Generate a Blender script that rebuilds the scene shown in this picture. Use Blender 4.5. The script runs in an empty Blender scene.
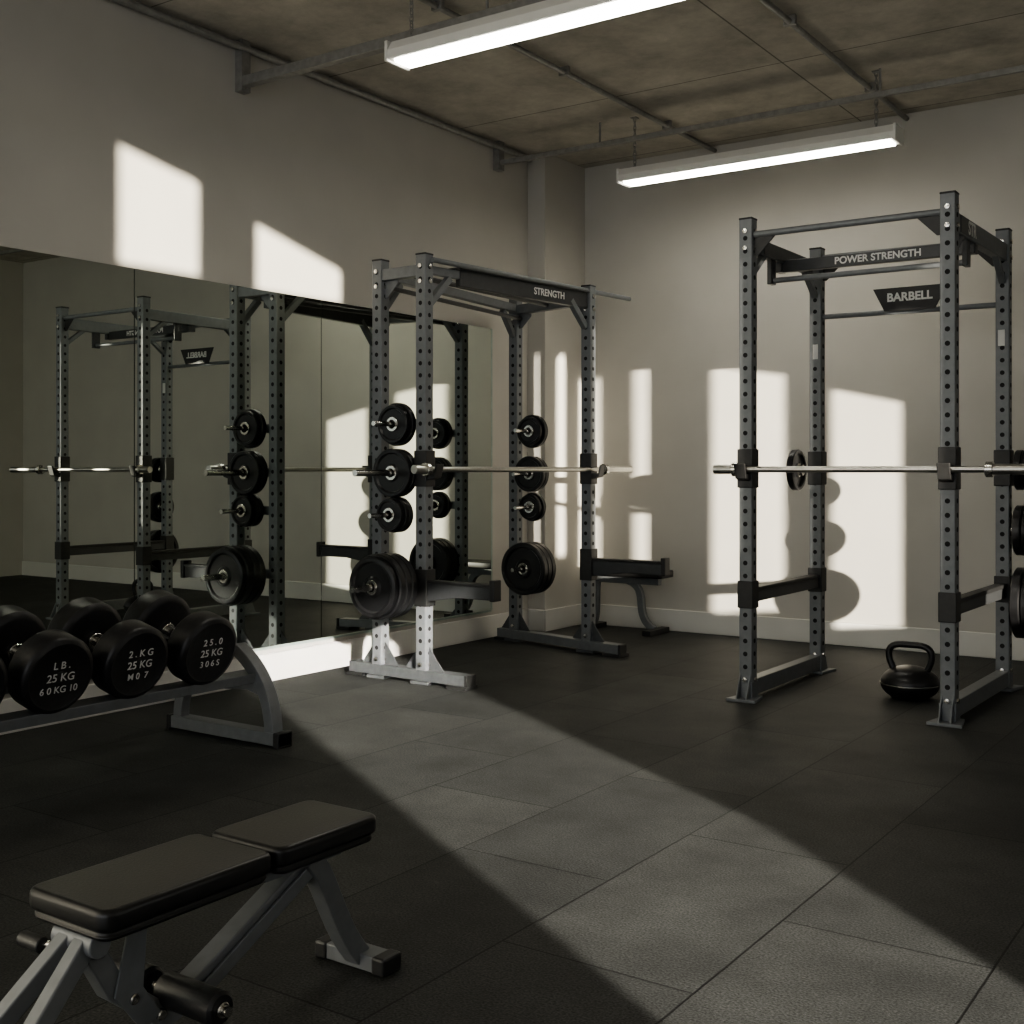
import bpy, bmesh, math
from mathutils import Vector, Matrix
V=Vector
# ------------------------------------------------------------ materials
def mat(name,col,rough=.5,metal=0,var=.0,scale=20,bump=0,emit=None,es=0,spec=.5):
    m=bpy.data.materials.new(name); m.use_nodes=True
    nt=m.node_tree; b=nt.nodes['Principled BSDF']
    b.inputs['Base Color'].default_value=(*col,1)
    b.inputs['Roughness'].default_value=rough
    b.inputs['Metallic'].default_value=metal
    b.inputs['Specular IOR Level'].default_value=spec
    if emit:
        b.inputs['Emission Color'].default_value=(*emit,1); b.inputs['Emission Strength'].default_value=es
    tc=nt.nodes.new('ShaderNodeTexCoord')
    if var>0 or bump>0:
        n=nt.nodes.new('ShaderNodeTexNoise'); n.inputs['Scale'].default_value=scale; n.inputs['Detail'].default_value=6
        nt.links.new(tc.outputs['Object'],n.inputs['Vector'])
        if var>0:
            r=nt.nodes.new('ShaderNodeValToRGB')
            r.color_ramp.elements[0].position=.3; r.color_ramp.elements[1].position=.7
            r.color_ramp.elements[0].color=(*[c*(1-var) for c in col],1)
            r.color_ramp.elements[1].color=(*[min(1,c*(1+var)) for c in col],1)
            nt.links.new(n.outputs['Fac'],r.inputs['Fac']); nt.links.new(r.outputs['Color'],b.inputs['Base Color'])
        if bump>0:
            bp=nt.nodes.new('ShaderNodeBump'); bp.inputs['Strength'].default_value=bump; bp.inputs['Distance'].default_value=.01
            nt.links.new(n.outputs['Fac'],bp.inputs['Height']); nt.links.new(bp.outputs['Normal'],b.inputs['Normal'])
    return m
M_wall=mat('wall_paint',(.49,.472,.428),.85,var=.035,scale=3,bump=.05)
M_base=mat('baseboard_paint',(.64,.63,.59),.5,var=.03,scale=5)
M_steel=mat('painted_steel',(.170,.180,.187),.48,.2,var=.08,scale=30,spec=.35)
M_steelL=mat('light_painted_steel',(.175,.183,.19),.46,.2,var=.08,scale=30,spec=.4)
M_steelN=mat('darker_base_steel',(.095,.10,.105),.5,.2,var=.12,scale=30,spec=.3)  # darker steel tone for the rack base parts
M_dark=mat('dark_painted_steel',(.045,.047,.049),.42,.2,var=.1,scale=30)
M_black=mat('black_plastic',(.018,.018,.018),.5,var=.2,scale=40)
M_hole=mat('hole_shade',(.006,.006,.006),.8,var=.1)
M_rub=mat('rubber_black',(.012,.012,.013),.42,var=.25,scale=60,bump=.1)
M_iron=mat('cast_iron_black',(.011,.011,.012),.36,.2,var=.2,scale=50,bump=.06)
M_chrome=mat('chrome',(.62,.61,.58),.22,1,var=.06,scale=60)
M_bar=mat('barbell_steel',(.50,.49,.46),.3,1,var=.08,scale=90)
M_white=mat('white_print',(.66,.66,.64),.6,var=.03)
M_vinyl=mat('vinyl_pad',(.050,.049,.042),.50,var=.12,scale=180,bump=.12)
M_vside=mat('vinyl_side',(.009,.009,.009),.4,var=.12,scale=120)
M_fix=mat('fixture_enamel',(.75,.74,.70),.4,var=.02)
M_tube=mat('fluorescent_diffuser',(1,1,1),.5,emit=(1,.96,.85),es=22,var=.01)
M_galv=mat('galvanised_conduit',(.28,.275,.26),.45,.4,var=.15,scale=30)
M_mir=mat('mirror_glass',(.66,.70,.65),.004,1,var=.004,scale=1)
M_medge=mat('mirror_edge',(.30,.36,.32),.3,.3,var=.1)
M_gap=mat('mirror_gap',(.03,.035,.03),.5,var=.1)

def floor_mat():
    m=bpy.data.materials.new('rubber_tile_floor'); m.use_nodes=True
    nt=m.node_tree; N=nt.nodes; L=nt.links; b=N['Principled BSDF']
    tc=N.new('ShaderNodeTexCoord')
    br=N.new('ShaderNodeTexBrick'); br.offset=.5; br.squash=1
    for k,v in {'Scale':1,'Mortar Size':.0032,'Brick Width':.98,'Row Height':.49,'Mortar Smooth':.3,'Bias':0}.items(): br.inputs[k].default_value=v
    br.inputs['Color1'].default_value=(.027,.028,.027,1); br.inputs['Color2'].default_value=(.041,.042,.040,1); br.inputs['Mortar'].default_value=(.006,.006,.006,1)
    mp=N.new('ShaderNodeMapping'); mp.inputs['Rotation'].default_value=(0,0,math.radians(90)); mp.inputs['Location'].default_value=(.3,.12,0)
    L.new(tc.outputs['Object'],mp.inputs['Vector']); L.new(mp.outputs['Vector'],br.inputs['Vector'])
    n1=N.new('ShaderNodeTexNoise'); n1.inputs['Scale'].default_value=3.2; n1.inputs['Detail'].default_value=10; n1.inputs['Roughness'].default_value=.7; L.new(tc.outputs['Object'],n1.inputs['Vector'])
    r1=N.new('ShaderNodeMapRange'); r1.inputs['From Min'].default_value=.3; r1.inputs['From Max'].default_value=.7; r1.inputs['To Min'].default_value=.62; r1.inputs['To Max'].default_value=1.4
    L.new(n1.outputs['Fac'],r1.inputs['Value'])
    n2=N.new('ShaderNodeTexNoise'); n2.inputs['Scale'].default_value=170; n2.inputs['Detail'].default_value=3; L.new(tc.outputs['Object'],n2.inputs['Vector'])
    r2=N.new('ShaderNodeMapRange'); r2.inputs['From Min'].default_value=.25; r2.inputs['From Max'].default_value=.75; r2.inputs['To Min'].default_value=.1; r2.inputs['To Max'].default_value=1.9
    L.new(n2.outputs['Fac'],r2.inputs['Value'])
    mu=N.new('ShaderNodeMath'); mu.operation='MULTIPLY'; L.new(r1.outputs[0],mu.inputs[0]); L.new(r2.outputs[0],mu.inputs[1])
    vm=N.new('ShaderNodeVectorMath'); vm.operation='SCALE'; L.new(br.outputs['Color'],vm.inputs[0]); L.new(mu.outputs[0],vm.inputs['Scale'])
    n3=N.new('ShaderNodeTexNoise'); n3.inputs['Scale'].default_value=38; n3.inputs['Detail'].default_value=2; L.new(tc.outputs['Object'],n3.inputs['Vector'])
    r3=N.new('ShaderNodeMapRange'); r3.inputs['From Min'].default_value=.70; r3.inputs['From Max'].default_value=.78; r3.inputs['To Min'].default_value=0; r3.inputs['To Max'].default_value=.4
    L.new(n3.outputs['Fac'],r3.inputs['Value'])
    mx=N.new('ShaderNodeMix'); mx.data_type='RGBA'; L.new(r3.outputs[0],mx.inputs[0]); L.new(vm.outputs[0],mx.inputs[6]); mx.inputs[7].default_value=(.12,.12,.11,1)
    L.new(mx.outputs[2],b.inputs['Base Color'])
    b.inputs['Roughness'].default_value=.62; b.inputs['Specular IOR Level'].default_value=.28
    sb=N.new('ShaderNodeMath'); sb.operation='MULTIPLY_ADD'; sb.inputs[1].default_value=-3.; L.new(br.outputs['Fac'],sb.inputs[0]); L.new(n2.outputs['Fac'],sb.inputs[2])
    bp=N.new('ShaderNodeBump'); bp.inputs['Strength'].default_value=.35; bp.inputs['Distance'].default_value=.004
    L.new(sb.outputs[0],bp.inputs['Height']); L.new(bp.outputs['Normal'],b.inputs['Normal'])
    return m
def ceil_mat():
    m=bpy.data.materials.new('concrete_ceiling'); m.use_nodes=True
    nt=m.node_tree; N=nt.nodes; L=nt.links; b=N['Principled BSDF']
    tc=N.new('ShaderNodeTexCoord')
    br=N.new('ShaderNodeTexBrick'); br.offset=0
    for k,v in {'Scale':1,'Mortar Size':.006,'Brick Width':2.4,'Row Height':1.2,'Mortar Smooth':.5,'Bias':0}.items(): br.inputs[k].default_value=v
    br.inputs['Color1'].default_value=(.44,.415,.36,1); br.inputs['Color2'].default_value=(.50,.47,.41,1); br.inputs['Mortar'].default_value=(.18,.17,.145,1)
    L.new(tc.outputs['Object'],br.inputs['Vector'])
    n1=N.new('ShaderNodeTexNoise'); n1.inputs['Scale'].default_value=2.4; n1.inputs['Detail'].default_value=14; n1.inputs['Roughness'].default_value=.75; L.new(tc.outputs['Object'],n1.inputs['Vector'])
    r1=N.new('ShaderNodeMapRange'); r1.inputs['From Min'].default_value=.3; r1.inputs['From Max'].default_value=.7; r1.inputs['To Min'].default_value=.65; r1.inputs['To Max'].default_value=1.3
    L.new(n1.outputs['Fac'],r1.inputs['Value'])
    vm=N.new('ShaderNodeVectorMath'); vm.operation='SCALE'; L.new(br.outputs['Color'],vm.inputs[0]); L.new(r1.outputs[0],vm.inputs['Scale'])
    L.new(vm.outputs[0],b.inputs['Base Color']); b.inputs['Roughness'].default_value=.9
    bp=N.new('ShaderNodeBump'); bp.inputs['Strength'].default_value=.3; bp.inputs['Distance'].default_value=.01
    L.new(n1.outputs['Fac'],bp.inputs['Height']); L.new(bp.outputs['Normal'],b.inputs['Normal'])
    return m
M_floor=floor_mat(); M_ceil=ceil_mat()
# ------------------------------------------------------------ helpers
def G(name,loc):
    e=bpy.data.objects.new(name,None); e.empty_display_size=.1; e.location=loc
    bpy.context.collection.objects.link(e); return e
def fin(g,name,bm,m,bevel=0,smooth=False):
    bmesh.ops.recalc_face_normals(bm,faces=bm.faces)
    if g:
        bmesh.ops.translate(bm,verts=bm.verts,vec=-g.location)
    me=bpy.data.meshes.new(name); bm.to_mesh(me); bm.free()
    ms=m if isinstance(m,(list,tuple)) else [m]
    for x in ms: me.materials.append(x)
    o=bpy.data.objects.new(name,me); bpy.context.collection.objects.link(o)
    if g: o.parent=g
    if bevel>0:
        b=o.modifiers.new('bevel','BEVEL'); b.width=bevel; b.segments=2; b.limit_method='ANGLE'; b.angle_limit=math.radians(40)
    if smooth:
        for p in me.polygons: p.use_smooth=True
        try:
            me.set_sharp_from_angle(angle=math.radians(38))
        except Exception: pass
    return o
def addbox(bm,x0,x1,y0,y1,z0,z1):
    vs=[bm.verts.new((x,y,z)) for x in (x0,x1) for y in (y0,y1) for z in (z0,z1)]
    for f in ((0,1,3,2),(4,6,7,5),(0,4,5,1),(2,3,7,6),(0,2,6,4),(1,5,7,3)): bm.faces.new([vs[i] for i in f])
def box(g,name,x,y,z,m,bevel=.002):
    bm=bmesh.new(); addbox(bm,*x,*y,*z); return fin(g,name,bm,m,bevel)
def prism(g,name,poly,axis,a,b,m,bevel=0,bm=None):
    own=bm is None
    if own: bm=bmesh.new()
    def P(p,t):
        return (t,p[0],p[1]) if axis=='X' else ((p[0],t,p[1]) if axis=='Y' else (p[0],p[1],t))
    A=[bm.verts.new(P(p,a)) for p in poly]; B=[bm.verts.new(P(p,b)) for p in poly]
    bm.faces.new(A); bm.faces.new(B[::-1]); n=len(poly)
    for i in range(n): bm.faces.new((A[i],B[i],B[(i+1)%n],A[(i+1)%n]))
    if own: return fin(g,name,bm,m,bevel)
def sweepbm(bm,pts,prof,closed=False,up=(0,0,1)):
    pts=[V(p) for p in pts]; n=len(pts); rings=[]; up=V(up)
    for i,p in enumerate(pts):
        if closed: t=pts[(i+1)%n]-pts[i-1]
        else: t=pts[min(i+1,n-1)]-pts[max(i-1,0)]
        t.normalize(); u=up
        if abs(t.dot(u))>.97: u=V((0,1,0)) if abs(t.y)<.9 else V((1,0,0))
        s=t.cross(u).normalized(); w=s.cross(t).normalized()
        rings.append([bm.verts.new(p+s*a2+w*b2) for a2,b2 in prof])
    m=len(prof)
    for i in range(n if closed else n-1):
        A=rings[i]; B=rings[(i+1)%n]
        for j in range(m): bm.faces.new((A[j],A[(j+1)%m],B[(j+1)%m],B[j]))
    if not closed: bm.faces.new(rings[0][::-1]); bm.faces.new(rings[-1])
def circ(r,n=16): return [(r*math.cos(2*math.pi*i/n),r*math.sin(2*math.pi*i/n)) for i in range(n)]
def rect(w,h): return [(-w/2,-h/2),(w/2,-h/2),(w/2,h/2),(-w/2,h/2)]
def tube(g,name,pts,r,m,n=16,closed=False,up=(0,0,1)):
    bm=bmesh.new(); sweepbm(bm,pts,circ(r,n),closed,up); return fin(g,name,bm,m,0,True)
def beam(g,name,pts,w,h,m,up=(0,0,1),bevel=.003):
    bm=bmesh.new(); sweepbm(bm,pts,rect(w,h),False,up); return fin(g,name,bm,m,bevel)
def bez(p0,p1,p2,p3,n=12):
    p0,p1,p2,p3=map(V,(p0,p1,p2,p3)); o=[]
    for i in range(n+1):
        t=i/n; o.append(p0*(1-t)**3+p1*3*t*(1-t)**2+p2*3*t*t*(1-t)+p3*t**3)
    return o
def lathebm(bm,prof,c,ax,seg=48):
    ax=V(ax).normalized(); c=V(c); ref=V((0,0,1)) if abs(ax.z)<.9 else V((1,0,0))
    s=ax.cross(ref).normalized(); w=s.cross(ax).normalized(); rings=[]
    for a,r in prof:
        if r<1e-6: rings.append([bm.verts.new(c+ax*a)])
        else: rings.append([bm.verts.new(c+ax*a+(s*math.cos(2*math.pi*i/seg)+w*math.sin(2*math.pi*i/seg))*r) for i in range(seg)])
    for A,B in zip(rings,rings[1:]):
        for i in range(seg):
            j=(i+1)%seg
            if len(A)==1 and len(B)==1: continue
            if len(A)==1: bm.faces.new((A[0],B[j],B[i]))
            elif len(B)==1: bm.faces.new((A[i],A[j],B[0]))
            else: bm.faces.new((A[i],A[j],B[j],B[i]))
def lathe(g,name,prof,c,ax,m,seg=48):
    bm=bmesh.new(); lathebm(bm,prof,c,ax,seg); return fin(g,name,bm,m,0,True)
def cyl(g,name,c,ax,r,l,m,seg=32,ch=.002):
    return lathe(g,name,[(-l/2,0),(-l/2,r-ch),(-l/2+ch,r),(l/2-ch,r),(l/2,r-ch),(l/2,0)],c,ax,m,seg)
def text(g,name,s,size,c,right,up,m,ext=.0006,bold=0):
    cu=bpy.data.curves.new(name,'FONT'); cu.body=s; cu.size=size; cu.align_x='CENTER'; cu.align_y='CENTER'; cu.extrude=ext
    cu.space_line=.85; cu.offset=bold
    o=bpy.data.objects.new(name+'_tmp',cu); bpy.context.collection.objects.link(o)
    bpy.context.view_layer.update()
    dg=bpy.context.evaluated_depsgraph_get(); me=bpy.data.meshes.new_from_object(o.evaluated_get(dg))
    bpy.data.objects.remove(o)
    r=V(right).normalized(); u=V(up).normalized(); n=r.cross(u)
    Mx=Matrix((( r.x,u.x,n.x,c[0]),(r.y,u.y,n.y,c[1]),(r.z,u.z,n.z,c[2]),(0,0,0,1)))
    me.transform(Matrix.Translation(-g.location)@Mx)
    me.materials.clear(); me.materials.append(m)
    q=bpy.data.objects.new(name,me); bpy.context.collection.objects.link(q); q.parent=g; return q
def plate(g,name,c,ax,R,t,hubs=True):
    h=t/2
    pr=[(-h,.026),(-h,.30*R),(-h*.4,.37*R),(-h*.4,.78*R),(-h,.84*R),(-h,.96*R),(-h*.75,R),(h*.75,R),(h,.96*R),(h,.84*R),(h*.4,.78*R),(h*.4,.37*R),(h,.30*R),(h,.026),(-h,.026)]
    lathe(g,name,pr,c,ax,M_iron,56)
    if hubs: lathe(g,name+'_hub',[(-h-.002,.024),(-h-.002,.036),(-h,.038),(h,.038),(h+.002,.036),(h+.002,.024),(-h-.002,.024)],c,ax,M_chrome,32)
# ------------------------------------------------------------ room
XL,YB,ZC,XR,YR=-4.55,7.294,3.27,2.2,-4.0
box(None,'floor',(XL-.1,XR+.1),(YR,YB+.1),(-.1,0),M_floor,0)
box(None,'ceiling',(XL-.1,XR+.1),(YR,YB+.1),(ZC,ZC+.15),M_ceil,0)
box(None,'wall_left',(XL-.12,XL),(YR,YB+.1),(0,ZC),M_wall,0)
box(None,'wall_back',(XL,XR+.1),(YB,YB+.12),(0,ZC),M_wall,0)
box(None,'wall_column',(XL,-4.405),(6.767,YB),(0,ZC),M_wall,.004)
# right wall with window openings (y0,y1,zbot,ztop at y0,ztop at y1), unseen, shaped for the sun patches; some piers added to keep sun off posts
ops=[(-1.365,-.845,2.71,3.255,3.16),(-.525,.165,2.69,3.04,2.87),(2.0,2.10,1.15,2.55,2.55),(2.227,2.40,1.15,2.55,2.56),(2.526,2.752,.98,2.39,2.40),(2.884,3.03,.98,2.41,2.42),(3.3,3.7205,.69,2.36,2.21),(3.875,4.2455,.57,2.105,1.935)]
bm=bmesh.new(); y=YR
for (a,b,zb,t0,t1) in ops:
    addbox(bm,XR,XR+.1,y,a,0,ZC); addbox(bm,XR,XR+.1,a,b,0,zb)
    prism(None,'',[(a,t0),(b,t1),(b,ZC),(a,ZC)],'X',XR,XR+.1,None,bm=bm); y=b
addbox(bm,XR,XR+.1,y,YB,0,ZC); fin(None,'wall_right',bm,M_wall)
box(None,'baseboard_left',(XL,XL+.018),(YR,6.767),(0,.145),M_base,.004)
box(None,'baseboard_back',(-4.405,XR),(YB-.018,YB),(0,.145),M_base,.004)
bm=bmesh.new(); addbox(bm,-4.405,-4.388,6.75,YB-.018,0,.145); addbox(bm,XL+.018,-4.405,6.75,6.767,0,.145); fin(None,'baseboard_column',bm,M_base,.003)
# mirror
g=G('wall_mirror',(XL,4,.18)); ys=[-.19,1.04,2.27,3.50,4.73,6.325]
box(g,'backing',(XL,XL+.006),(ys[0],ys[-1]),(.18,2.03),M_gap,0)
for i,(a,b) in enumerate(zip(ys,ys[1:])):
    box(g,'panel_%d'%i,(XL+.006,XL+.011),(a+.0025,b-.0025),(.18,2.03),M_mir,0)
box(g,'edge_strip',(XL,XL+.013),(ys[-1]-.002,ys[-1]+.012),(.18,2.03),M_medge,.001)
box(g,'bottom_channel',(XL,XL+.014),(ys[0],ys[-1]),(.168,.182),M_medge,.001)
# conduits/struts at the ceiling
def conduit(x):
    g=G('ceiling_conduit',(x,4,ZC-.03)); tube(g,'pipe',[(x,YR,ZC-.03),(x,YB,ZC-.03)],.015,M_galv)
    for yy in (1.,2.6,4.3,5.4,6.6): box(g,'clip_%d'%int(yy*10),(x-.03,x+.03),(yy-.012,yy+.012),(ZC-.048,ZC),M_galv)
conduit(-3.39); conduit(-2.12)
g=G('ceiling_conduit',(XL+.04,4,ZC-.04)); tube(g,'pipe',[(XL+.04,YR,ZC-.04),(XL+.04,6.74,ZC-.04)],.02,M_galv)
def strut(y,z,x1,s,drops):
    g=G('ceiling_strut',(XL,y,z)); beam(g,'rail',[(XL+.005,y,z),(x1,y,z)],s,s,M_galv)
    box(g,'wall_bracket',(XL,XL+.05),(y-.03,y+.03),(z-.05,ZC),M_galv)
    for i,x in enumerate(drops): tube(g,'rod_%d'%i,[(x,y,z),(x,y,ZC)],.007,M_galv,8)
strut(4.15,3.06,2.1,.05,(-3.0,-1.2,.6))
strut(6.39,3.13,2.1,.03,(-3.75,-2.0,-.5))
# fluorescent fixtures
def chain(g,name,x,y,z0,z1):
    n=int((z1-z0)/.026); bm=bmesh.new()
    for i in range(n):
        zc=z0+(i+.5)*(z1-z0)/n; pts=[]
        for k in range(12):
            a=2*math.pi*k/12; u=.009*math.cos(a); v=.020*math.sin(a)
            pts.append((x+(u if i%2 else 0),y+(0 if i%2 else u),zc+v))
        sweepbm(bm,pts,circ(.0028,6),True,(0,1,0) if i%2 else (1,0,0))
    fin(g,name,bm,M_galv,0,True)
def fixture(x0,x1,y,z):
    g=G('fluorescent_light_fixture',((x0+x1)/2,y,z))
    prism(g,'housing',[(y-.075,z+.012),(y+.075,z+.012),(y+.075,z+.05),(y+.045,z+.095),(y-.045,z+.095),(y-.075,z+.05)],'X',x0,x1,M_fix,.004)
    prism(g,'diffuser',[(y-.05,z),(y+.05,z),(y+.06,z+.014),(y-.06,z+.014)],'X',x0+.03,x1-.03,M_tube,.003)
    for i,x in enumerate((x0,x1)): box(g,'end_cap_%d'%i,(x-.008,x+.008),(y-.078,y+.078),(z+.002,z+.092),M_fix,.004)
    for i,x in enumerate((x0+.08,x1-.12)):
        chain(g,'chain_%d'%i,x,y,z+.095,ZC); box(g,'ceiling_hook_%d'%i,(x-.02,x+.02),(y-.02,y+.02),(ZC-.008,ZC),M_galv)
fixture(-3.60,-1.91,6.42,2.86)
fixture(-3.33,-1.55,3.94,2.85)
# ------------------------------------------------------------ racks
PW=.066
def post(g,name,x,y,H,m=M_steel):
    h=PW/2
    box(g,name,(x-h,x+h),(y-h,y+h),(.008,H),m,.006)
    box(g,name+'_cap',(x-h-.001,x+h+.001),(y-h-.001,y+h+.001),(H-.004,H+.006),M_black,.003)
    bm=bmesh.new(); z=.16
    while z<H-.05:
        for ax,c in (((1,0,0),(x+h,y,z)),((-1,0,0),(x-h,y,z)),((0,-1,0),(x,y-h,z)),((0,1,0),(x,y+h,z))):
            lathebm(bm,[(.0008,0),(.0008,.0115),(-.001,.0115)],c,ax,12)
        z+=.062
    fin(g,name+'_holes',bm,M_hole)  # dark discs painting the shade of holes that are not cut
    bm=bmesh.new()
    for zz in (H-.06,H-.14,.10):
        for ax,c in (((1,0,0),(x+h,y,zz)),((0,-1,0),(x,y-h,zz))):
            lathebm(bm,[(0,.013),(.008,.012),(.009,0)],c,ax,6)
    fin(g,name+'_bolts',bm,M_chrome)
def jcup(g,name,x,y,z,ax):
    h=PW/2
    if ax=='X': # cup projects +X
        box(g,name+'_sleeve',(x-h-.006,x+h+.008),(y-h-.006,y+h+.006),(z-.085,z+.10),M_black,.004)
        prism(g,name+'_hook',[(x+h,z-.055),(x+h+.055,z-.04),(x+h+.075,z+.03),(x+h+.06,z+.03),(x+h+.05,z-.018),(x+h,z-.018)],'Y',y-.028,y+.028,M_black,.003)
    else:
        box(g,name+'_sleeve',(x-h-.006,x+h+.006),(y-h-.008,y+h+.006),(z-.085,z+.10),M_black,.004)
        prism(g,name+'_hook',[(y-h,z-.055),(y-h-.055,z-.04),(y-h-.075,z+.03),(y-h-.06,z+.03),(y-h-.05,z-.018),(y-h,z-.018)],'X',x-.028,x+.028,M_black,.003)
def gusset(g,name,p,d,s,m=M_black,th=.006):
    d=V(d).normalized(); p=V(p); n=d.cross(V((0,0,1)))*th/2; bm=bmesh.new()
    pts=[p,p+d*s,p+d*s-V((0,0,s*.18)),p+d*s*.18-V((0,0,s)),p-V((0,0,s))]
    A=[bm.verts.new(q+n) for q in pts]; B=[bm.verts.new(q-n) for q in pts]
    bm.faces.new(A); bm.faces.new(B[::-1])
    for i in range(5): bm.faces.new((A[i],B[i],B[(i+1)%5],A[(i+1)%5]))
    fin(g,name,bm,m,.0015)
def storage(g,name,c,off,ax,specs):
    ax=V(ax)
    for k,(z,st,pls,pl) in enumerate(specs):
        b=V((c[0],c[1],z))+V(off)
        if V(off).length>.01: beam(g,'%s_bracket_%d'%(name,k),[V((c[0],c[1],z)),b+V(off).normalized()*.02],.03,.05,M_steel)
        tube(g,'%s_peg_%d'%(name,k),[b,b+ax*pl],.0125 if pl<.3 else .017,M_chrome)
        cyl(g,'%s_collar_%d'%(name,k),b+ax*(st-.012),ax,.03,.02,M_chrome)
        s=st
        for j,(R,t) in enumerate(pls):
            plate(g,'%s_plate_%d_%d'%(name,k,j),b+ax*(s+t/2),ax,R,t); s+=t+.002
H=2.21
P1=(-4.15,4.775);P2=(-3.84,4.76);P3=(-4.32,6.29);P4=(-3.69,6.15)
g=G('power_rack',(-4.0,5.5,0))
for i,p in enumerate((P1,P2,P3,P4)): post(g,'upright_%d'%(i+1),p[0],p[1],H)
def rail3(g,name,a,b,z,w,h,m=M_steel,e0=0,e1=0,bevel=.004):
    a=V((*a,z));b=V((*b,z));d=(b-a).normalized(); return beam(g,name,[a-d*e0,b+d*e1],w,h,m,bevel=bevel)
def dirn(a,b): return V((b[0]-a[0],b[1]-a[1],0)).normalized()
rail3(g,'base_near',P1,P2,.045,.075,.055,M_steelN,e0=.20,e1=.30); rail3(g,'base_far',P3,P4,.045,.075,.055,e0=.14,e1=.27)
for i,(a,b,e0,e1) in enumerate(((P1,P2,.20,.30),(P3,P4,.14,.27))):
    d=dirn(a,b)
    for j,q in enumerate((V((*a,0))-d*(e0-.05),V((*b,0))+d*(e1-.05))):
        box(g,'foot_%d%d'%(i,j),(q.x-.06,q.x+.06),(q.y-.055,q.y+.055),(0,.018),M_black,.003)
    qe=V((*b,.045))+d*(e1+.004); box(g,'base_end_cap_%d'%i,(qe.x-.008,qe.x+.008),(qe.y-.04,qe.y+.04),(.016,.075),M_black,.003)
    for j,q in enumerate((a,b)):
        box(g,'base_plate_%d%d'%(i,j),(q[0]-.06,q[0]+.06),(q[1]-.045,q[1]+.045),(.0,.016),M_steelN,.002)
        for s in (-1,1):
            dd=d*s; p0=V((*q,0))+dd*.033; n=dd.cross(V((0,0,1)))*.003
            pts=[p0+V((0,0,.07)),p0+V((0,0,.19)),p0+dd*.10+V((0,0,.07))]
            bm=bmesh.new(); A=[bm.verts.new(t+n) for t in pts];B=[bm.verts.new(t-n) for t in pts]
            bm.faces.new(A);bm.faces.new(B[::-1])
            for t in range(3): bm.faces.new((A[t],B[t],B[(t+1)%3],A[(t+1)%3]))
            fin(g,'base_web_%d%d%d'%(i,j,s+1),bm,M_steelN)
# top
rail3(g,'top_side_near',P1,P2,2.13,.05,.06); rail3(g,'top_side_far',P3,P4,2.13,.05,.06)
rail3(g,'top_rear',P1,P3,2.14,.045,.05)
dy=dirn(P2,P4); dr=dirn(P1,P3)
A0=V((*P2,0))+dy*.25
rail3(g,'top_front_rail',P2,(A0.x,A0.y),2.135,.03,.045)
rail3(g,'top_front_header',(A0.x,A0.y),P4,2.122,.034,.095,M_dark)
rail3(g,'header_plate',(A0.x-.04,A0.y),(P4[0]-.04,P4[1]-.03),2.172,.15,.012,M_dark)
tube(g,'pull_up_bar',[(P2[0]+.05,P2[1],2.18),(P4[0]+.05,P4[1]+.42,2.18)],.014,M_steel)
tube(g,'pull_up_bar_mid',[(-4.0,4.775,2.13),(-4.02,6.22,2.13)],.014,M_dark)
tube(g,'pull_up_bar_low',[(-4.12,4.80,2.07),(-4.27,6.27,2.07)],.013,M_dark)
text(g,'header_text','STRENGTH',.056,V((P4[0],P4[1],2.120))-dy*.40+V((.0205,.0,0)),dy,(0,0,1),M_white,bold=.0012)
for nm,p,d in (('g1',P1,dr),('g3',P3,-dr),('g2',P2,dy),('g4',P4,-dy)):
    q=V((*p,2.09))+V(d)*.033; beam(g,nm+'_brace',[q-V((0,0,.13)),q+V(d)*.15+V((0,0,.02))],.035,.035,M_steel)
for nm,p,d in (('s1',P1,(1,0,0)),('s3',P3,(1,0,0)),('s4',P4,(-1,0,0))):
    gusset(g,nm+'_gusset',V((*p,2.10))+V(d)*.033,d,.09,M_steel)
jcup(g,'jcup_near',P2[0],P2[1],1.10,'X'); jcup(g,'jcup_far',P4[0],P4[1],1.10,'X')
def arm(g,name,x,y,L,z):
    h=PW/2
    box(g,name+'_sleeve',(x-h-.006,x+h+.01),(y-h-.006,y+h+.006),(z-.10,z+.09),M_black,.004)
    prism(g,name+'_arm',[(x+h,z-.075),(x+h+L*.45,z-.045),(x+h+L-.03,z-.045),(x+h+L-.03,z+.02),(x+h,z+.02)],'Y',y-.025,y+.025,M_dark,.004)
    box(g,name+'_pad',(x+h,x+h+L-.03),(y-.03,y+.03),(z+.02,z+.035),M_black,.003)
    box(g,name+'_tip',(x+h+L-.03,x+h+L),(y-.032,y+.032),(z-.05,z+.055),M_black,.005)
arm(g,'safety_near',P2[0],P2[1],.43,.50); arm(g,'safety_far',P4[0],P4[1],.50,.535)
storage(g,'near',P1,(.16,0,0),(0,-1,0),[(1.337,.03,[(.112,.035),(.10,.03)],.24),(1.085,.03,[(.125,.04),(.125,.035)],.38),(.868,.03,[(.092,.03),(.092,.03),(.085,.03)],.27),(.505,.085,[(.168,.045),(.168,.045),(.168,.045),(.155,.03)],.40)])
storage(g,'far',P3,(.16,0,0),(0,-1,0),[(1.345,.02,[(.105,.04),(.09,.03)],.24),(1.075,.02,[(.112,.04),(.112,.03)],.26),(.865,.02,[(.09,.035),(.08,.03)],.24),(.48,.02,[(.165,.045),(.165,.045),(.165,.045)],.27)])
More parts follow.
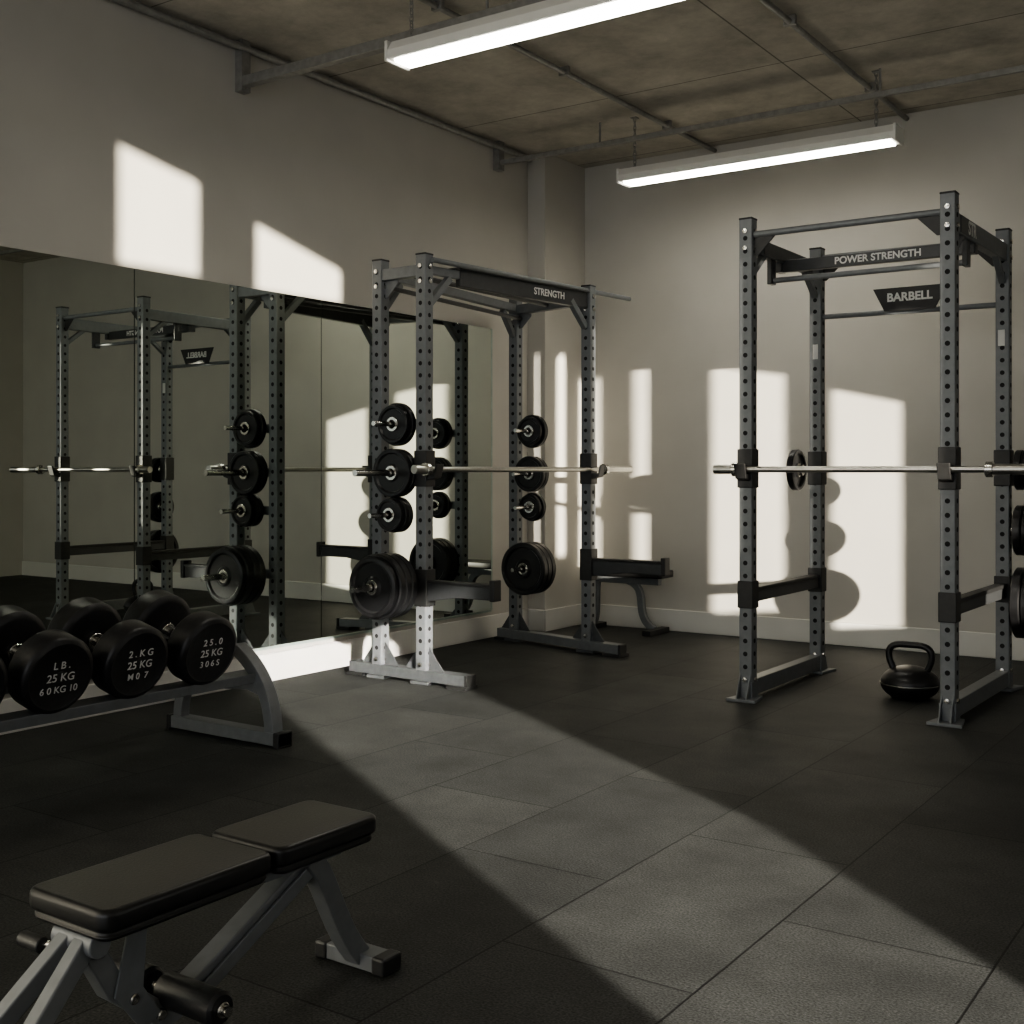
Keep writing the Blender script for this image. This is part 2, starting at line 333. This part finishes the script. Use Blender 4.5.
def barbell(name,a,b,s0,s1,nplates=()):
    a=V(a);b=V(b);d=(b-a).normalized(); g=G(name,(a+b)/2)
    tube(g,'shaft',[a+d*s0,b-d*s1],.0145,M_bar)
    if s0>0: tube(g,'sleeve_a',[a,a+d*s0],.0225,M_bar); cyl(g,'collar_a',a+d*(s0+.01),d,.034,.03,M_chrome)
    if s1>0: tube(g,'sleeve_b',[b-d*s1,b],.0225,M_bar); cyl(g,'collar_b',b-d*(s1+.01),d,.034,.03,M_chrome)
    return g
barbell('barbell',(P2[0]+.062,4.60,1.103),(P4[0]+.062,6.56,1.103),.08,.28)
H2=2.30
Q1=(-2.295,5.31);Q2=(-2.295,6.24);Q3=(-1.36,5.31);Q4=(-1.345,6.28)
g=G('power_rack',(-1.83,5.8,0))
for i,p in enumerate((Q1,Q2,Q3,Q4)): post(g,'upright_%d'%(i+1),p[0],p[1],H2)
rail3(g,'base_left',Q1,Q2,.06,.06,.075,M_steelL); rail3(g,'base_right',Q3,Q4,.06,.06,.075,M_steelL)
for i,q in enumerate((Q1,Q2,Q3,Q4)):
    s=-1 if i in(0,2) else 1
    x,y=q
    prism(g,'foot_%d'%i,[(x-.075,y+s*.09),(x+.075,y+s*.09),(x+.05,y-s*.06),(x-.05,y-s*.06)],'Z',0,.014,M_steel,.002)
    for k in (-1,1):
        prism(g,'foot_web_%d%d'%(i,k+1),[(y+s*.033,.014),(y+s*.085,.014),(y+s*.033,.13)],'X',x+k*.025-.003,x+k*.025+.003,M_steel)
    box(g,'post_boot_%d'%i,(x-.037,x+.037),(y-.037,y+.037),(.014,.09),M_steel,.003)
rail3(g,'top_left',Q1,Q2,2.185,.045,.075); rail3(g,'top_right',Q3,Q4,2.185,.045,.085)
tube(g,'pull_up_bar_front',[(Q1[0],Q1[1],2.225),(Q3[0],Q3[1],2.225)],.016,M_steel)
rail3(g,'top_rear',Q2,Q4,2.245,.04,.04)
rail3(g,'cross_header',(Q1[0],5.72),(Q3[0],5.72),2.13,.03,.06,M_dark)
tube(g,'pull_up_bar_mid',[(Q1[0],5.60,2.045),(Q3[0],5.60,2.045)],.014,M_steel)
for k,x in enumerate((Q1[0],Q3[0])): box(g,'bar_hanger_%d'%k,(x-.012,x+.012),(5.57,5.63),(2.025,2.16),M_dark,.003)
for k,x in enumerate((Q1[0],Q3[0])): box(g,'header_hanger_%d'%k,(x-.016,x+.016),(5.69,5.75),(2.10,2.16),M_dark,.003)
tube(g,'rear_low_bar',[(Q2[0],Q2[1],1.93),(Q4[0],Q4[1],1.93)],.014,M_steel)
prism(g,'name_plate',[(-1.98,2.05),(-1.60,2.05),(-1.66,1.93),(-1.92,1.93)],'Y',6.205,6.215,M_black,.002)
text(g,'name_plate_text','BARBELL',.060,(-1.79,6.2035,1.998),(1,0,0),(0,0,1),M_white,bold=.002)
text(g,'cross_text','POWER STRENGTH',.048,(-1.80,5.7038,2.13),(1,0,0),(0,0,1),M_white,bold=.0012)
box(g,'side_sign',(Q3[0]+.0225,Q3[0]+.027),(5.40,6.10),(2.147,2.223),M_dark,.001)
text(g,'side_text','STRENGTH',.085,(Q3[0]+.0275,5.74,2.185),(0,1,0),(0,0,1),M_white,bold=.002)
box(g,'side_sign_left',(Q1[0]+.0225,Q1[0]+.027),(5.45,6.10),(2.152,2.218),M_dark,.001)
for i,(q,d) in enumerate(((Q1,(0,1,0)),(Q2,(0,-1,0)),(Q3,(0,1,0)),(Q4,(0,-1,0)))):
    qq=V((*q,2.16))+V(d)*.033; beam(g,'top_brace_%d'%i,[qq-V((0,0,.12)),qq+V(d)*.16],.03,.03,M_steel)
for i,(q,d) in enumerate(((Q1,(1,0,0)),(Q3,(-1,0,0)),(Q2,(1,0,0)),(Q4,(-1,0,0)))):
    gusset(g,'corner_gusset_%d'%i,V((*q,2.235))+V(d)*.033,d,.11,M_black)
box(g,'sticker_a',(Q2[0]-.012,Q2[0]+.016),(Q2[1]-.0345,Q2[1]-.033),(1.70,1.78),M_white,0)
box(g,'sticker_b',(Q4[0]-.02,Q4[0]+.012),(Q4[1]-.0345,Q4[1]-.033),(1.72,1.80),M_white,0)
for i,q in enumerate((Q1,Q3)): jcup(g,'jcup_%d'%i,q[0],q[1],1.10,'Y')
for i,q in enumerate((Q2,Q4)): box(g,'rear_sleeve_%d'%i,(q[0]-.04,q[0]+.04),(q[1]-.04,q[1]+.04),(1.02,1.20),M_black,.004)
for i,(a,b) in enumerate(((Q1,Q2),(Q3,Q4))):
    rail3(g,'safety_%d'%i,a,b,.49,.045,.05,M_dark); rail3(g,'safety_pad_%d'%i,a,b,.525,.055,.02,M_black)
    for j,q in enumerate((a,b)): box(g,'safety_sleeve_%d%d'%(i,j),(q[0]-.039,q[0]+.039),(q[1]-.039,q[1]+.039),(.44,.57),M_black,.004)
storage(g,'left',Q2,(0,0,0),(-1,0,0),[(1.10,.10,[(.113,.035)],.24)])
storage(g,'right',Q4,(0,0,0),(1,0,0),[(1.10,.06,[(.10,.035),(.1,.03)],.24),(.80,.06,[(.125,.04),(.12,.03)],.24),(.44,.06,[(.175,.045),(.17,.045)],.26)])
barbell('barbell',(-2.44,5.31-.083+.02,1.103),(-.82,5.31-.083+.02,1.103),.10,.35)
# ------------------------------------------------------------ kettlebell
def kettlebell(x,y,R):
    g=G('kettlebell',(x,y,0)); pr=[(0,0),(0,.62*R)]
    for i in range(1,17):
        a=-1.0+i*(1.0+1.35)/16; pr.append((.62*R*(.84)+.62*R*math.sin(a),R*math.cos(a)))
    pr.append((pr[-1][0]+.004,0))
    lathe(g,'body',pr,(x,y,0),(0,0,1),M_iron,48)
    lathe(g,'band',[(.50*R,1.0*R),(.50*R,1.012*R),(.54*R,1.012*R),(.54*R,1.0*R)],(x,y,0),(0,0,1),M_chrome,48)
    z0=R*.85; hp=bez((x-.50*R,y,z0),(x-.95*R,y,z0+.75*R),(x-.72*R,y,1.86*R),(x-.25*R,y,1.86*R),10)+bez((x+.25*R,y,1.86*R),(x+.72*R,y,1.86*R),(x+.95*R,y,z0+.75*R),(x+.50*R,y,z0),10)
    tube(g,'handle',hp,.115*R,M_iron,14,up=(0,1,0))
kettlebell(-1.667,5.79,.138)
# ------------------------------------------------------------ dumbbells + rack
tilt=math.radians(14); D=V((math.cos(tilt),0,-math.sin(tilt))); U=V((math.sin(tilt),0,math.cos(tilt)))
labels=[('2 5 . 0','3 0 6 S'),('2 . K G','M 0  7'),('L B .','6 0 KG 10'),('22.5','KG'),('32.5','KG')]
ysd=[3.05,2.72,2.40,2.08,1.76,1.44]
for i,yy in enumerate(ysd):
    f=V((-3.50,yy,.405)); R=.138; c=f-D*.19
    g=G('dumbbell',c)
    for k,s in enumerate((1,-1)):
        hc=c+D*s*.135
        lathe(g,'head_%d'%k,[(-.055,0),(-.055,R*.80),(-.050,R*.93),(-.038,R),(.038,R),(.050,R*.94),(.055,R*.84),(.052,R*.80),(.052,0)],hc,D*s,M_rub,64)
        cyl(g,'end_cap_%d'%k,hc+D*s*.053,D*s,.020,.006,M_black)
        cyl(g,'collar_%d'%k,hc-D*s*.062,D*s,.032,.02,M_chrome)
    tube(g,'handle',[c-D*.09,c-D*.04,c,c+D*.04,c+D*.09],.0165,M_chrome)
    a1,b1=labels[i%5]
    text(g,'label',a1,.036,f+U*.042+D*.0025,(0,1,0),U,M_white,bold=.0003)
    text(g,'label_mid','25 KG',.040,f+D*.0045,(0,1,0),U,M_white,bold=.0002)
    text(g,'label_low',b1,.034,f-U*.044+D*.0025,(0,1,0),U,M_white,bold=.0002)
g=G('dumbbell_rack',(-3.75,2.2,0))
fc=V((-3.5,0,.405))-D*.19
for k,s in enumerate((.135,-.135)):
    q=fc+D*s-U*.153
    beam(g,'rail_%d'%k,[q+V((0,.95,0)),q+V((0,3.36,0))],.085,.022,M_steelL,up=U)
    q2=q+D*(.045 if s>0 else -.045)+U*.008
    beam(g,'rail_lip_%d'%k,[q2+V((0,.95,0)),q2+V((0,3.36,0))],.006,.04,M_steelL,up=U)
for k,yy in enumerate((3.34,1.05)):
    beam(g,'base_%d'%k,[(-4.05,yy,.033),(-3.40,yy,.033)],.07,.05,M_steelL)
    box(g,'base_cap_a%d'%k,(-3.43,-3.40),(yy-.04,yy+.04),(0,.062),M_black,.004)
    box(g,'base_cap_b%d'%k,(-4.07,-4.045),(yy-.04,yy+.04),(0,.062),M_black,.004)
    beam(g,'front_arm_%d'%k,bez((-3.465,yy,.05),(-3.47,yy,.20),(-3.54,yy,.30),(-3.67,yy,.375),12),.05,.055,M_steelL,up=(0,1,0))
    beam(g,'rear_arm_%d'%k,bez((-4.02,yy,.05),(-4.02,yy,.13),(-4.00,yy,.185),(-3.94,yy,.21),8),.05,.045,M_steelL,up=(0,1,0))
    beam(g,'top_arm_%d'%k,[(-3.95,yy,.208),(-3.60,yy,.235),(-3.49,yy,.21)],.045,.04,M_steelL,up=(0,1,0))
# ------------------------------------------------------------ foreground bench
g=G('adjustable_weight_bench',(-1.765,1.55,0)); bx=-1.765
def pad(g,name,x0,x1,y0,y1,z0,z1):
    bm=bmesh.new(); addbox(bm,x0,x1,y0,y1,z0,z1)
    es=[e for e in bm.edges if abs(e.verts[0].co.z-e.verts[1].co.z)>.01]
    bmesh.ops.bevel(bm,geom=es,offset=.028,segments=5,profile=.5,affect='EDGES')
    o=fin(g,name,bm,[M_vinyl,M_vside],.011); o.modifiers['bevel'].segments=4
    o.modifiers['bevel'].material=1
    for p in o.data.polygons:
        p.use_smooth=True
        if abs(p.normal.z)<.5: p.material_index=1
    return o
pad(g,'back_pad',bx-.115,bx+.115,1.215,1.60,.333,.372)
pad(g,'back_pad_base',bx-.108,bx+.108,1.22,1.595,.316,.336)
pad(g,'seat_pad',bx-.10,bx+.112,1.612,1.905,.333,.372)
pad(g,'seat_pad_base',bx-.096,bx+.106,1.617,1.90,.316,.336)
for o in bpy.data.objects:
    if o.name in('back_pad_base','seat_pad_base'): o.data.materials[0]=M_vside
UX=(1,0,0)
for k,s in enumerate((-1,1)):
    x=bx+s*.035
    beam(g,'back_rail_%d'%k,[(x,1.24,.305),(x,1.60,.305)],.028,.02,M_steelL)
box(g,'seat_bracket',(bx-.04,bx+.04),(1.64,1.86),(.285,.32),M_steelL,.003)
beam(g,'rear_leg',bez((bx+.02,1.775,.30),(bx+.02,1.83,.25),(bx-.01,1.88,.12),(bx-.01,1.965,.025),10),.045,.042,M_steelL,up=UX)
beam(g,'rear_foot',[(bx-.095,1.975,.02),(bx+.06,1.975,.02)],.055,.035,M_steelL)
for s,x in ((0,bx-.105),(1,bx+.065)): box(g,'rear_foot_cap_%d'%s,(x-.018,x+.018),(1.943,2.007),(0,.04),M_black,.006)
beam(g,'main_beam',[(bx,1.80,.285),(bx,1.46,.115),(bx,1.40,.10)],.045,.045,M_steelL,up=UX)
beam(g,'strut_plate_a',[(bx+.028,1.78,.27),(bx+.028,1.50,.125)],.03,.006,M_steel,up=UX)
beam(g,'front_brace',[(bx,1.25,.30),(bx,1.31,.19),(bx,1.42,.10)],.04,.04,M_steelL,up=UX)
for s in (-1,1):
    beam(g,'front_leg_%d'%(s+1),[(bx+s*.02,1.25,.30),(bx+s*.045,1.12,.18),(bx+s*.06,1.0,.02)],.034,.03,M_steelL,up=UX)
    box(g,'front_foot_cap_%d'%(s+1),(bx+s*.078-.03,bx+s*.078+.03),(.95,1.03),(0,.035),M_black,.006)
beam(g,'front_foot',[(bx-.08,.99,.022),(bx+.08,.99,.022)],.04,.03,M_steelL)
cyl(g,'pivot',(bx,1.25,.295),(1,0,0),.022,.11,M_steelL)
tube(g,'roller_axle',[(bx-.15,1.43,.145),(bx+.17,1.43,.145)],.009,M_chrome)
cyl(g,'foam_roller_0',(bx-.085,1.43,.145),(1,0,0),.03,.10,M_rub,32,.006)
cyl(g,'foam_roller_1',(bx+.075,1.43,.145),(1,0,0),.031,.155,M_rub,32,.006)
cyl(g,'roller_end',(bx+.155,1.43,.145),(1,0,0),.014,.008,M_chrome)
cyl(g,'adjust_knob',(bx-.10,1.225,.275),(1,0,0),.014,.06,M_black)
tube(g,'adjust_pin',[(bx-.09,1.225,.275),(bx-.02,1.24,.28)],.006,M_chrome)
cyl(g,'bolt_a',(bx+.026,1.34,.165),(1,0,0),.010,.012,M_chrome); cyl(g,'bolt_b',(bx+.026,1.40,.115),(1,0,0),.010,.012,M_chrome)
cyl(g,'bolt_c',(bx+.026,1.27,.27),(1,0,0),.010,.012,M_chrome)
prism(g,'sector_plate',[(1.33,.30),(1.37,.30),(1.36,.18),(1.40,.12),(1.36,.10),(1.30,.18)],'X',bx+.022,bx+.027,M_steel,.001)
# ------------------------------------------------------------ far flat bench
g=G('flat_weight_bench',(-3.95,7.05,0))
pad(g,'pad',-4.20,-3.62,6.96,7.16,.38,.43)
beam(g,'spine',[(-4.18,7.06,.355),(-3.68,7.06,.355)],.05,.05,M_steel)
beam(g,'leg_front',bez((-3.92,7.06,.35),(-3.74,7.06,.30),(-3.90,7.06,.12),(-3.72,7.06,.03),12),.045,.04,M_steel,up=(0,1,0))
beam(g,'leg_back',bez((-4.16,7.06,.35),(-4.19,7.06,.25),(-4.15,7.06,.12),(-4.20,7.06,.03),10),.045,.04,M_steel,up=(0,1,0))
for k,x in enumerate((-3.71,-4.20)):
    beam(g,'foot_%d'%k,[(x,6.92,.02),(x,7.2,.02)],.06,.035,M_black)
# ------------------------------------------------------------ lights
def look(o,d): o.rotation_euler=V(d).to_track_quat('-Z','Y').to_euler()
s=bpy.data.lights.new('sun','SUN'); s.energy=18; s.angle=math.radians(.5); s.color=(1,.92,.78)
o=bpy.data.objects.new('sun',s); bpy.context.collection.objects.link(o); look(o,(-.8192,.5735,-.08)); o.location=(8,-4,4)
a=bpy.data.lights.new('floor_sunbeam_helper','AREA'); a.shape='RECTANGLE'; a.size=.97; a.size_y=1.76; a.energy=30; a.spread=math.radians(1.0); a.color=(1,.95,.85)  # added area lamp inside the wall, imitates a sun strip on the floor
o=bpy.data.objects.new('floor_sunbeam_helper',a); bpy.context.collection.objects.link(o); o.location=(1.85,.877,1.743); look(o,V((-.854,.522,-.325)))
w=bpy.data.worlds.new('world'); bpy.context.scene.world=w; w.use_nodes=True
bg=w.node_tree.nodes['Background']; bg.inputs[0].default_value=(.96,.98,1,1); bg.inputs[1].default_value=1.85
try:
    bpy.context.scene.view_settings.view_transform='AgX'
    bpy.context.scene.view_settings.look='AgX - Medium High Contrast'
except Exception as e: print('look',e)
# ------------------------------------------------------------ camera
c=bpy.data.cameras.new('camera'); c.lens=41.59; c.sensor_width=36; c.shift_y=-42/1024; c.clip_start=.02
o=bpy.data.objects.new('camera',c); bpy.context.collection.objects.link(o); o.location=(0,0,1.1); o.rotation_euler=(math.pi/2,0,math.radians(34.66))
bpy.context.scene.camera=o
